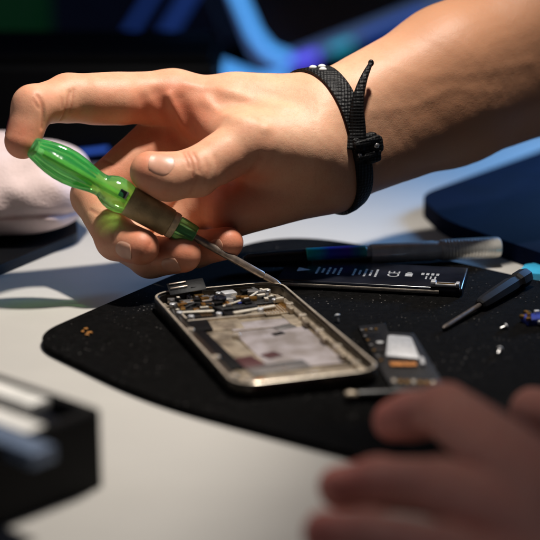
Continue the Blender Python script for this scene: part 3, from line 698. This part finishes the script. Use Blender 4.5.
MB().box((33.8, -16.3, 5.9), (8, 1.0, .5), .1).build('connector_contact', M['gold'], BT)

# ------------------------------------------------------------------ knife / pen tool behind the battery
pa = T(243, 261, MZ+5.0); pb = T(500, 247, MZ+5.8)
KN = empty('craft_knife', (pa+pb)/2-np.array([0, 0, 5.6]), 0, 'pen shaped silver tool with black end and iridescent band behind the battery', 'tool')
A = tuple(pa-((pa+pb)/2-np.array([0, 0, 5.6]))); Bq = tuple(pb-((pa+pb)/2-np.array([0, 0, 5.6]))); LK = np.linalg.norm(pb-pa); u = LK/258
def kl(name, m, l, seg=28): return MB().lathe(A, Bq, [(x*u, r) for x, r in l], seg).build(name, M[m], KN)
kl('tip_cap', 'black', [(0, 1.6), (4, 3.0), (30, 3.7), (62, 4.1), (66, 3.8)])
kl('front_sleeve', 'grey', [(66.1, 3.6), (67, 4.0), (124, 4.1), (126, 3.9)])
kl('barrel', 'silver', [(126.1, 4.3), (128, 4.7), (190, 4.7), (192, 4.3), (197, 4.3), (198, 4.9), (254, 4.9), (257, 4.5), (258, 3.9)])
kax = (pb-pa)/LK
MB().lathe(tuple(np.array(A)+np.array([0, -1.2, 1.4])), tuple(np.array(Bq)+np.array([0, -1.2, 1.4])), [(62.0*u, 3.0), (62.5*u, 3.3), (121*u, 3.3), (121.5*u, 3.0)], 24).build('band', M['irid'], KN)
bb = MB()
for i in range(16):
    c = np.array(A)+kax*(200+3.3*i)*u; bb.lathe(tuple(c), tuple(c+kax), [(0, 4.85), (.2, 5.05), (.6, 5.05), (.8, 4.85)], 24)
bb.build('knurling', M['silver'], KN)

# ------------------------------------------------------------------ small black screwdriver on the mat
qa = T(443, 328.5, MZ+1.4); qb = T(526, 276, MZ+4.2); qm = (qa+qb)/2; qm[2] = MZ
SD = empty('small_screwdriver', qm, 0, 'small black screwdriver with thin dark blade lying on the mat by the battery', 'screwdriver')
LQ = np.linalg.norm(qb-qa); A, Bq = tuple(qa-qm), tuple(qb-qm)
MB().lathe(A, Bq, [(0, .5), (1.2, 1.0), (4, 1.05), (LQ*.44, 1.15)], 16).build('blade', M['dull'], SD)
MB().lathe(A, Bq, [(LQ*.42, 1.8), (LQ*.43, 2.7), (LQ*.48, 3.2), (LQ*.6, 3.5), (LQ*.8, 3.8), (LQ*.84, 3.3), (LQ*.87, 3.3), (LQ*.89, 4.1), (LQ*.98, 4.1), (LQ, 3.6)], 8).build('handle', M['matte'], SD, smooth=20)

# ------------------------------------------------------------------ logic board on the mat at the right of the phone
bo = T(386, 352, MZ); LB = empty('circuit_board', bo, 0, 'small black circuit board with silver shield and gold contacts, beside the phone', 'circuit board')
def bl(px, py, z=0): q = T(px, py, MZ+z)-bo; return (q[0], q[1])
outl = [bl(358, 329), bl(385, 326), bl(388, 335), bl(414, 336), bl(440, 380), bl(452, 402), bl(405, 408), bl(384, 378)]
MB().prism(outl, .1, 1.3, .15).build('board', M['pcb'], LB)
MB().prism(round_poly([bl(388, 336, 2), bl(411, 338, 2), bl(420, 360, 2), bl(386, 357, 2)], 1.2, 4), 1.35, 2.6, .35).build('shield', M['shield'], LB)
MB().prism([bl(389, 362, 2), bl(416, 362.5, 2), bl(417, 366, 2), bl(391, 366, 2)], 1.35, 2.3, .2).build('contact_block', M['copper'], LB)
MB().prism([bl(420, 358, 2), bl(424, 360, 2), bl(425, 366, 2), bl(421, 366, 2)], 1.35, 3, .2).build('clip', M['shield'], LB)
MB().prism([bl(363, 334, 1.5), bl(381, 334, 1.5), bl(389, 352, 1.5), bl(376, 353, 1.5)], 1.35, 1.9, .1).build('chip', M['black'], LB)
c = bl(380, 342, 2); MB().lathe((c[0], c[1], 1.9), (c[0], c[1], 3), [(0, 1.5), (.12, 1.5), (.15, 1.3)], 20).build('dot', M['white'], LB)
for i, (x, y) in enumerate(((362, 331), (366, 330.5), (371, 330), (376, 329.6), (365, 337), (368, 341), (371, 346), (374, 351), (378, 357), (381, 361))):
    c = bl(x, y, 1.4); MB().box((c[0], c[1], 1.7), (1.3, 1.2, .8), .15).build('contact', M['gold'] if i % 2 else M['grey'], LB)
for i in range(7):
    c = bl(394+6.5*i, 382+.3*i, 1.4); MB().box((c[0], c[1], 1.8), (1.6, 3.4, 1.0), .25).build('contact', M['gold'] if i % 3 else M['rim'], LB)

# ------------------------------------------------------------------ rod with brass end just behind the left hand's finger
ra = T(344, 396, MZ+2.2); rb = T(440, 393, MZ+2.2); rm = (ra+rb)/2; rm[2] = MZ
RD = empty('probe', rm, 0, 'dark rod with a pale brass tip lying in front of the phone beside the finger', 'tool')
MB().lathe(tuple(ra-rm), tuple(rb-rm), [(5, 1.5), (5.4, 2.0), (36, 2.2), (37, 1.8)], 18).build('rod', M['black'], RD)
MB().lathe(tuple(ra-rm), tuple(rb-rm), [(0, .8), (.6, 1.7), (2.2, 2.1), (4, 1.7), (4.9, 1.5)], 18).build('brass_tip', M['tan'], RD)

# ------------------------------------------------------------------ loose screws, crumbs, connector at the right edge
def screw(px, py, rz, lean, label):
    p = T(px, py, MZ)
    o = empty('screw', p, rz, label, 'screw', 'loose screws on the mat')
    d = Vector((math.cos(lean), 0, math.sin(lean))); a = Vector((0, 0, .75)); 
    if lean > 0: a = Vector((0, 0, .5))
    MB().lathe(a, a+d, [(0, .45), (.3, .6), (2.6, .6), (2.7, .5)], 12).build('thread', M['grey'], o)
    MB().lathe(a, a+d, [(2.75, .8), (2.8, 1.25), (3.3, 1.2), (3.6, .7)], 14).build('head', M['shield'], o)
screw(338.5, 323.5, 1.9, 1.0, 'tiny silver screw standing tilted between the phone and the battery')
screw(500, 330, .5, .25, 'tiny silver screw lying right of the circuit board, the farther of two')
screw(498, 355, 1.2, .35, 'tiny silver screw lying right of the circuit board, the nearer of two')
for i, (px, py) in enumerate(((83, 333), (87, 336), (90, 334), (86, 330))):
    p = T(px, py, MZ); b = MB().ball((0, 0, .55), .95, (rndp.uniform(.8, 1.5), rndp.uniform(.7, 1.1), .6), 1)
    for v in b.bm.verts: v.co += Vector((rndp.uniform(-.25, .25), rndp.uniform(-.25, .25), rndp.uniform(-.1, .15)))
    o = b.build('crumb', M['crumb'], None, p, smooth=0); tag(o, 'orange crumb in the little heap at the left end of the mat', 'crumb', 'orange crumbs on the mat')
p = T(533, 323, MZ); FC = empty('camera_part', p, .3, 'small blue and metal phone component at the right edge of the mat', 'component')
MB().box((1, 0, 1.5), (10, 8, 3), .4).build('body', M['bluechip'], FC)
for x, y, z in ((-3.5, -3, 3), (-4, 2, 2.6), (-1, 4.5, 3.4), (1, -4.6, 1.6), (3, 3, 3.6), (-2, 0, 4)):
    MB().box((x, y, z), (2.2, 1.8, 1.6), .3, rz=x).build('contact', M['gold'] if x < 0 else M['shield'], FC)

# ------------------------------------------------------------------ foreground left: black box, glints on its top built as bars
c0 = T(101, 486, 0); 
def tr(px, py, z): q = T(px, py, z); return Vector((q[0]-c0[0], q[1]-c0[1]))
zt_ = 27.0
cr = tr(102, 409, zt_); e_b = (tr(0, 374, zt_)-cr).normalized(); e_f = Vector((-e_b.y, e_b.x)); 
if (tr(0, 520, 0)-tr(101, 486, 0)).dot(e_f) < 0: e_f = -e_f
TY = empty('glossy_box', c0, 0, 'black box with pale bars in place of glints on its glossy top, blurred at the lower left', 'box')
P0 = cr; Lb, Lf = 92, 78
qd = [P0, P0+e_b*Lb, P0+e_b*Lb+e_f*Lf, P0+e_f*Lf]
cen = sum((Vector(q) for q in qd), Vector((0, 0)))/4
ins = [cen+(q-cen)*.90 for q in qd]
o4 = round_poly([tuple(q) for q in qd], 2.0, 4); i4 = round_poly([tuple(q) for q in ins], 2.0, 4)
MB().ring(o4, i4, [(0, 0), (0, zt_-.8), (.15, zt_), (.85, zt_), (1, zt_-.8), (1, 0)]).build('side_wall', M['case'], TY)
MB().prism(i4, .3, zt_-5).build('insert', M['gloss'], TY)
ang = math.atan2(e_b.y, e_b.x)
for (px, py), l_, w_, m_ in (((40, 402), 50, 8.5, 'chrome'), ((36, 429), 50, 8.5, 'chrome'), ((44, 450), 46, 10, 'bluegrey')):
    c = tr(px, py, zt_)+e_b*(l_/2); MB().box((c.x, c.y, zt_-2.4), (l_, w_, 5), .4, rz=ang).build('glint_bar', M[m_], TY)  # pale bars stand in for light reflected on the glossy top

# ------------------------------------------------------------------ left middle: towel on a dark board
tb = T(20, 262, 0); BD = MB().prism(round_poly([tuple((T(78, 243)-tb)[:2]), tuple((T(-8, 279)-tb)[:2]), (-150, 0), (-120, 150), (10, 150)], 5, 4), .2, 5, 1).build('dark_board', M['case'], None, tb)
tag(BD, 'dark board under the pinkish towel at the left edge', 'board')
tc = T(-14, 243, 5) + np.array([0, 30, 0]); bm = bmesh.new(); bmesh.ops.create_icosphere(bm, subdivisions=6, radius=1.0)
for v in bm.verts:
    n = v.co.copy(); x, y, z = n
    sx = math.copysign(abs(x)**.72, x)*50; sy = math.copysign(abs(y)**.8, y)*44; sz = 22+math.copysign(abs(z)**.75, z)*22
    sx -= max(0, z)*9
    wv_ = .9*math.sin(sx*.16+sy*.09)+.7*math.sin(sy*.21-sx*.07+sz*.2)+.5*math.sin(sx*.33+sz*.3)
    fold = -2.6*math.exp(-((sz-15-2*math.sin(sx*.08))/1.7)**2)
    rr = 1+(wv_+fold)/46; v.co = Vector((sx*rr, sy*rr, max(.1, sz*rr)))*.001
me = bpy.data.meshes.new('towel'); bm.to_mesh(me); bm.free(); me.polygons.foreach_set('use_smooth', [True]*len(me.polygons)); me.materials.append(M['towel'])
tw = link('towel', me, None, tc); tag(tw, 'bundled pinkish white towel lying at the left edge behind the hand', 'towel')

# ------------------------------------------------------------------ right background: navy pouch, cyan glow on the table built as a slab
nb0 = T(480, 215, 0)
NV = MB().prism(round_poly([tuple((T(418, 212)-nb0)[:2]), tuple((T(445, 238)-nb0)[:2]), tuple((T(620, 300)-nb0)[:2]), tuple((T(720, 190)-nb0)[:2]), tuple((T(560, 158)-nb0)[:2])], 16, 8), .2, 9, 2).build('navy_pouch', M['navy'], None, nb0)
tag(NV, 'flat navy blue pouch with rounded corner lying behind the silver tool', 'pouch')
cp = T(536, 276, 0); MB()
CY = MB().prism(round_poly([(-9, -5), (30, -16), (34, 2), (-3, 11)], 3, 4), .2, 3.2, .8).build('cyan_reflection', M['cyan'], None, cp); tag(CY, 'thin slab in place of a bright cyan glow reflected on the table at the right edge', 'reflection')  # thin slab stands in for a cyan glow reflected on the table

# ------------------------------------------------------------------ dark equipment far behind
CS = empty('equipment_case', (-210, 222, 0), 0, 'black equipment case in the dark background with dim blue streaks of light', 'case')
MB().box((0, 50, 31), (360, 100, 54), 5, seg=3).build('body', M['case'], CS)
MB().box((0, 50, 60.5), (352, 92, 4.5), 2).build('lid', M['case'], CS)
for x_ in (-150, 60, 150): MB().box((x_, 50, 2), (24, 80, 4), 1).build('foot', M['case'], CS)
def on_y(px, py, y): r = ray(px, py); return CAM+(y-CAM[1])/r[1]*r
def streak(x0, y0, x1, y1, wd, m):
    a = on_y(x0, y0, 219)-np.array([-210, 222, 0]); b = on_y(x1, y1, 219)-np.array([-210, 222, 0])
    MB().tube([a, (a+b)/2, b], wd, 10, .4).build('light_strip', M[m], CS)
streak(66, 154, 108, 149, 3.0, 'ledblue2')
for i, (q0, q1, wd_) in enumerate((((205, -30), (150, 60), 13), ((168, -30), (122, 44), 8))):
    a_, b_ = on_y(*q0, 930), on_y(*q1, 930); o_ = np.array([b_[0], 930, -85])
    LS = empty('light_strip', o_, 0, ('wider dim blue light strip slanting in the dark background', 'thinner dim blue light strip slanting in the dark background, left of the wider one')[i], 'light', 'blue light strips in the background')
    MB().tube([a_-o_, (a_+b_)/2-o_, b_-o_], wd_, 12, .5).build('diffuser', M['ledblue3'], LS)
    MB().tube([a_-o_+np.array([0, 8, 0]), b_-o_+np.array([0, 8, 0])], wd_*1.15, 12, .4).build('housing', M['case'], LS)
    MB().lathe((0, 14, 0), tuple((a_+b_)/2-o_+np.array([0, 12, 0])), [(0, 22), (3, 22), (5, 5), (60, 5)], 16).build('stand', M['case'], LS)
gb = on_y(14, 20, 940); GB = empty('storage_box', (gb[0]-8, 940, -85), 0, 'dark green box blurred in the upper left background', 'box')
MB().box((0, 40, 62), (70, 80, 124), 4).build('body', M['greenglow'], GB); MB().box((0, 40, 132), (76, 86, 14), 4).build('lid', M['case'], GB)
# tilted tablet with glowing blue bezel
tl0 = on_y(266, 62, 900); TB = empty('tablet', (tl0[0]+80, 900, -85), 0, 'dark tilted tablet with glowing blue edge behind the wrist', 'tablet')
rr_ = Matrix.Rotation(R(-8), 3, 'X') @ Matrix.Rotation(R(-21), 3, 'Y') @ Matrix.Scale(1.42, 3)
org = Vector((tl0[0], 0, tl0[2]))-Vector((tl0[0]+80, 0, -85)); TS = 1.42
def panel(pts_out, pts_in, y0, y1, name, m):
    b = MB(); n = len(pts_out); rows = []
    for pts, y in ((pts_out, y0), (pts_out, y1), (pts_in, y1), (pts_in, y0)):
        rows.append([b.bm.verts.new(org+rr_ @ Vector((x, y, z))) for x, z in pts])
    for a in range(4):
        for j in range(n): b.bm.faces.new((rows[a][j], rows[a][(j+1) % n], rows[(a+1) % 4][(j+1) % n], rows[(a+1) % 4][j]))
    return b.build(name, M[m], TB)
def rp_(o): return rrect(170-2*o, 130-2*o, 22-o if o < 20 else 4, 8, 78, 56)
panel(rp_(0), rp_(9), -4, 3, 'bezel', 'bezel')
b = MB(); n_ = rp_(9.2); f0 = [b.bm.verts.new(org+rr_ @ Vector((x, 2, z))) for x, z in n_]; f1 = [b.bm.verts.new(org+rr_ @ Vector((x, 6, z))) for x, z in n_]
b.bm.faces.new(f0); b.bm.faces.new(f1[::-1])
for j in range(len(n_)): b.bm.faces.new((f0[j], f0[(j+1) % len(n_)], f1[(j+1) % len(n_)], f1[j]))
b.build('screen', M['gloss'], TB)
def bar(pts, w_, m, name='light_strip'): return MB().tube([org+rr_ @ Vector((x, -6, z)) for x, z in pts], w_*1.42, 12, .6).build(name, M[m], TB)
bar([(-1, 120), (-2, 60), (0, 20), (5, 6), (16, -4)], 5.5, 'ledblue')
bar([(-19, 120), (-20, 60), (-19, 20)], 5.0, 'maroon', 'side_strip')
bar([(16, -7), (34, -8)], 5, 'ledviolet'); bar([(42, -8), (58, -8)], 4, 'ledcyan'); bar([(64, -8), (110, -6)], 3.2, 'ledblue2')
MB().box((-30, 20, 10), (150, 60, 20), 4).build('stand', M['case'], TB)
bar([(-30, 8), (-10, -10), (10, -14)], 7, 'ledblue')

# ------------------------------------------------------------------ light
wd = bpy.data.worlds.new('World'); S.world = wd; wd.use_nodes = True
wd.node_tree.nodes['Background'].inputs[0].default_value = (.5, .6, .9, 1); wd.node_tree.nodes['Background'].inputs[1].default_value = .03
def aim(o, tgt): o.rotation_euler = (Vector(tgt)-o.location).to_track_quat('-Z', 'Y').to_euler()
kd = bpy.data.lights.new('desk_lamp', 'SPOT'); kl_ = bpy.data.objects.new('desk_lamp', kd); COL.objects.link(kl_)
KP = np.array([70, -45, 560.0]); kl_.location = KP*.001; aim(kl_, (-.075, -.09, .03))
kd.energy = 21; kd.color = (1, .935, .85); kd.shadow_soft_size = .02; kd.spot_size = R(74); kd.spot_blend = 1.0
# beam shape of the lamp (added mask in its nodes dims the front right)
kd.use_nodes = True; nt = kd.node_tree; N = nt.nodes; L = nt.links; em = N['Emission']
tcn = N.new('ShaderNodeTexCoord'); 
bpy.context.view_layer.update(); mw = kl_.matrix_world.to_3x3()
# a plane through the lamp and two points on the bench: light passes on one side only
nrm = N.new('ShaderNodeVectorMath'); nrm.operation = 'NORMALIZE'; L.new(tcn.outputs['Normal'], nrm.inputs[0])
outs = []
for pA, pB, soft in ((T(248, 545, 5), T(342, 400, 5), .075), (T(330, 388, 12), T(540, 372, 20), .035)):
    nv = np.cross(pA-KP, pB-KP); nv /= np.linalg.norm(nv)
    if nv@(T(200, 330, 0)-KP) < 0: nv = -nv
    nl_ = mw.transposed() @ Vector(nv)
    dot = N.new('ShaderNodeVectorMath'); dot.operation = 'DOT_PRODUCT'; dot.inputs[1].default_value = nl_
    L.new(nrm.outputs[0], dot.inputs[0])
    mr = N.new('ShaderNodeMapRange'); mr.interpolation_type = 'SMOOTHSTEP'; mr.inputs['From Min'].default_value = -soft; mr.inputs['From Max'].default_value = soft
    mr.inputs['To Min'].default_value = .15; mr.inputs['To Max'].default_value = 1
    L.new(dot.outputs['Value'], mr.inputs['Value']); outs.append(mr.outputs[0])
mxm = N.new('ShaderNodeMath'); mxm.operation = 'MAXIMUM'; L.new(outs[0], mxm.inputs[0]); L.new(outs[1], mxm.inputs[1]); L.new(mxm.outputs[0], em.inputs['Strength'])
def area(name, loc, tgt, size, en, col):
    d = bpy.data.lights.new(name, 'AREA'); o = bpy.data.objects.new(name, d); COL.objects.link(o); d.size = size; d.energy = en; d.color = col
    o.location = Vector(loc)*.001; aim(o, Vector(tgt)*.001); return o
mg = area('monitor_glow', (350, 330, 160), (185, 140, 0), .14, .95, (.2, .48, 1)); mg.data.spread = R(95)
area('room_fill', (-700, -100, 600), (-60, -60, 0), .4, .5, (.9, .92, 1))

S.render.engine = 'CYCLES'; S.cycles.use_denoising = True; S.cycles.max_bounces = 8; S.cycles.use_adaptive_sampling = True; S.cycles.adaptive_threshold = .02; S.cycles.transparent_max_bounces = 12
S.cycles.sample_clamp_indirect = 4; S.cycles.caustics_refractive = True
S.view_settings.view_transform = 'Standard'; S.view_settings.look = 'None'; S.view_settings.exposure = 0
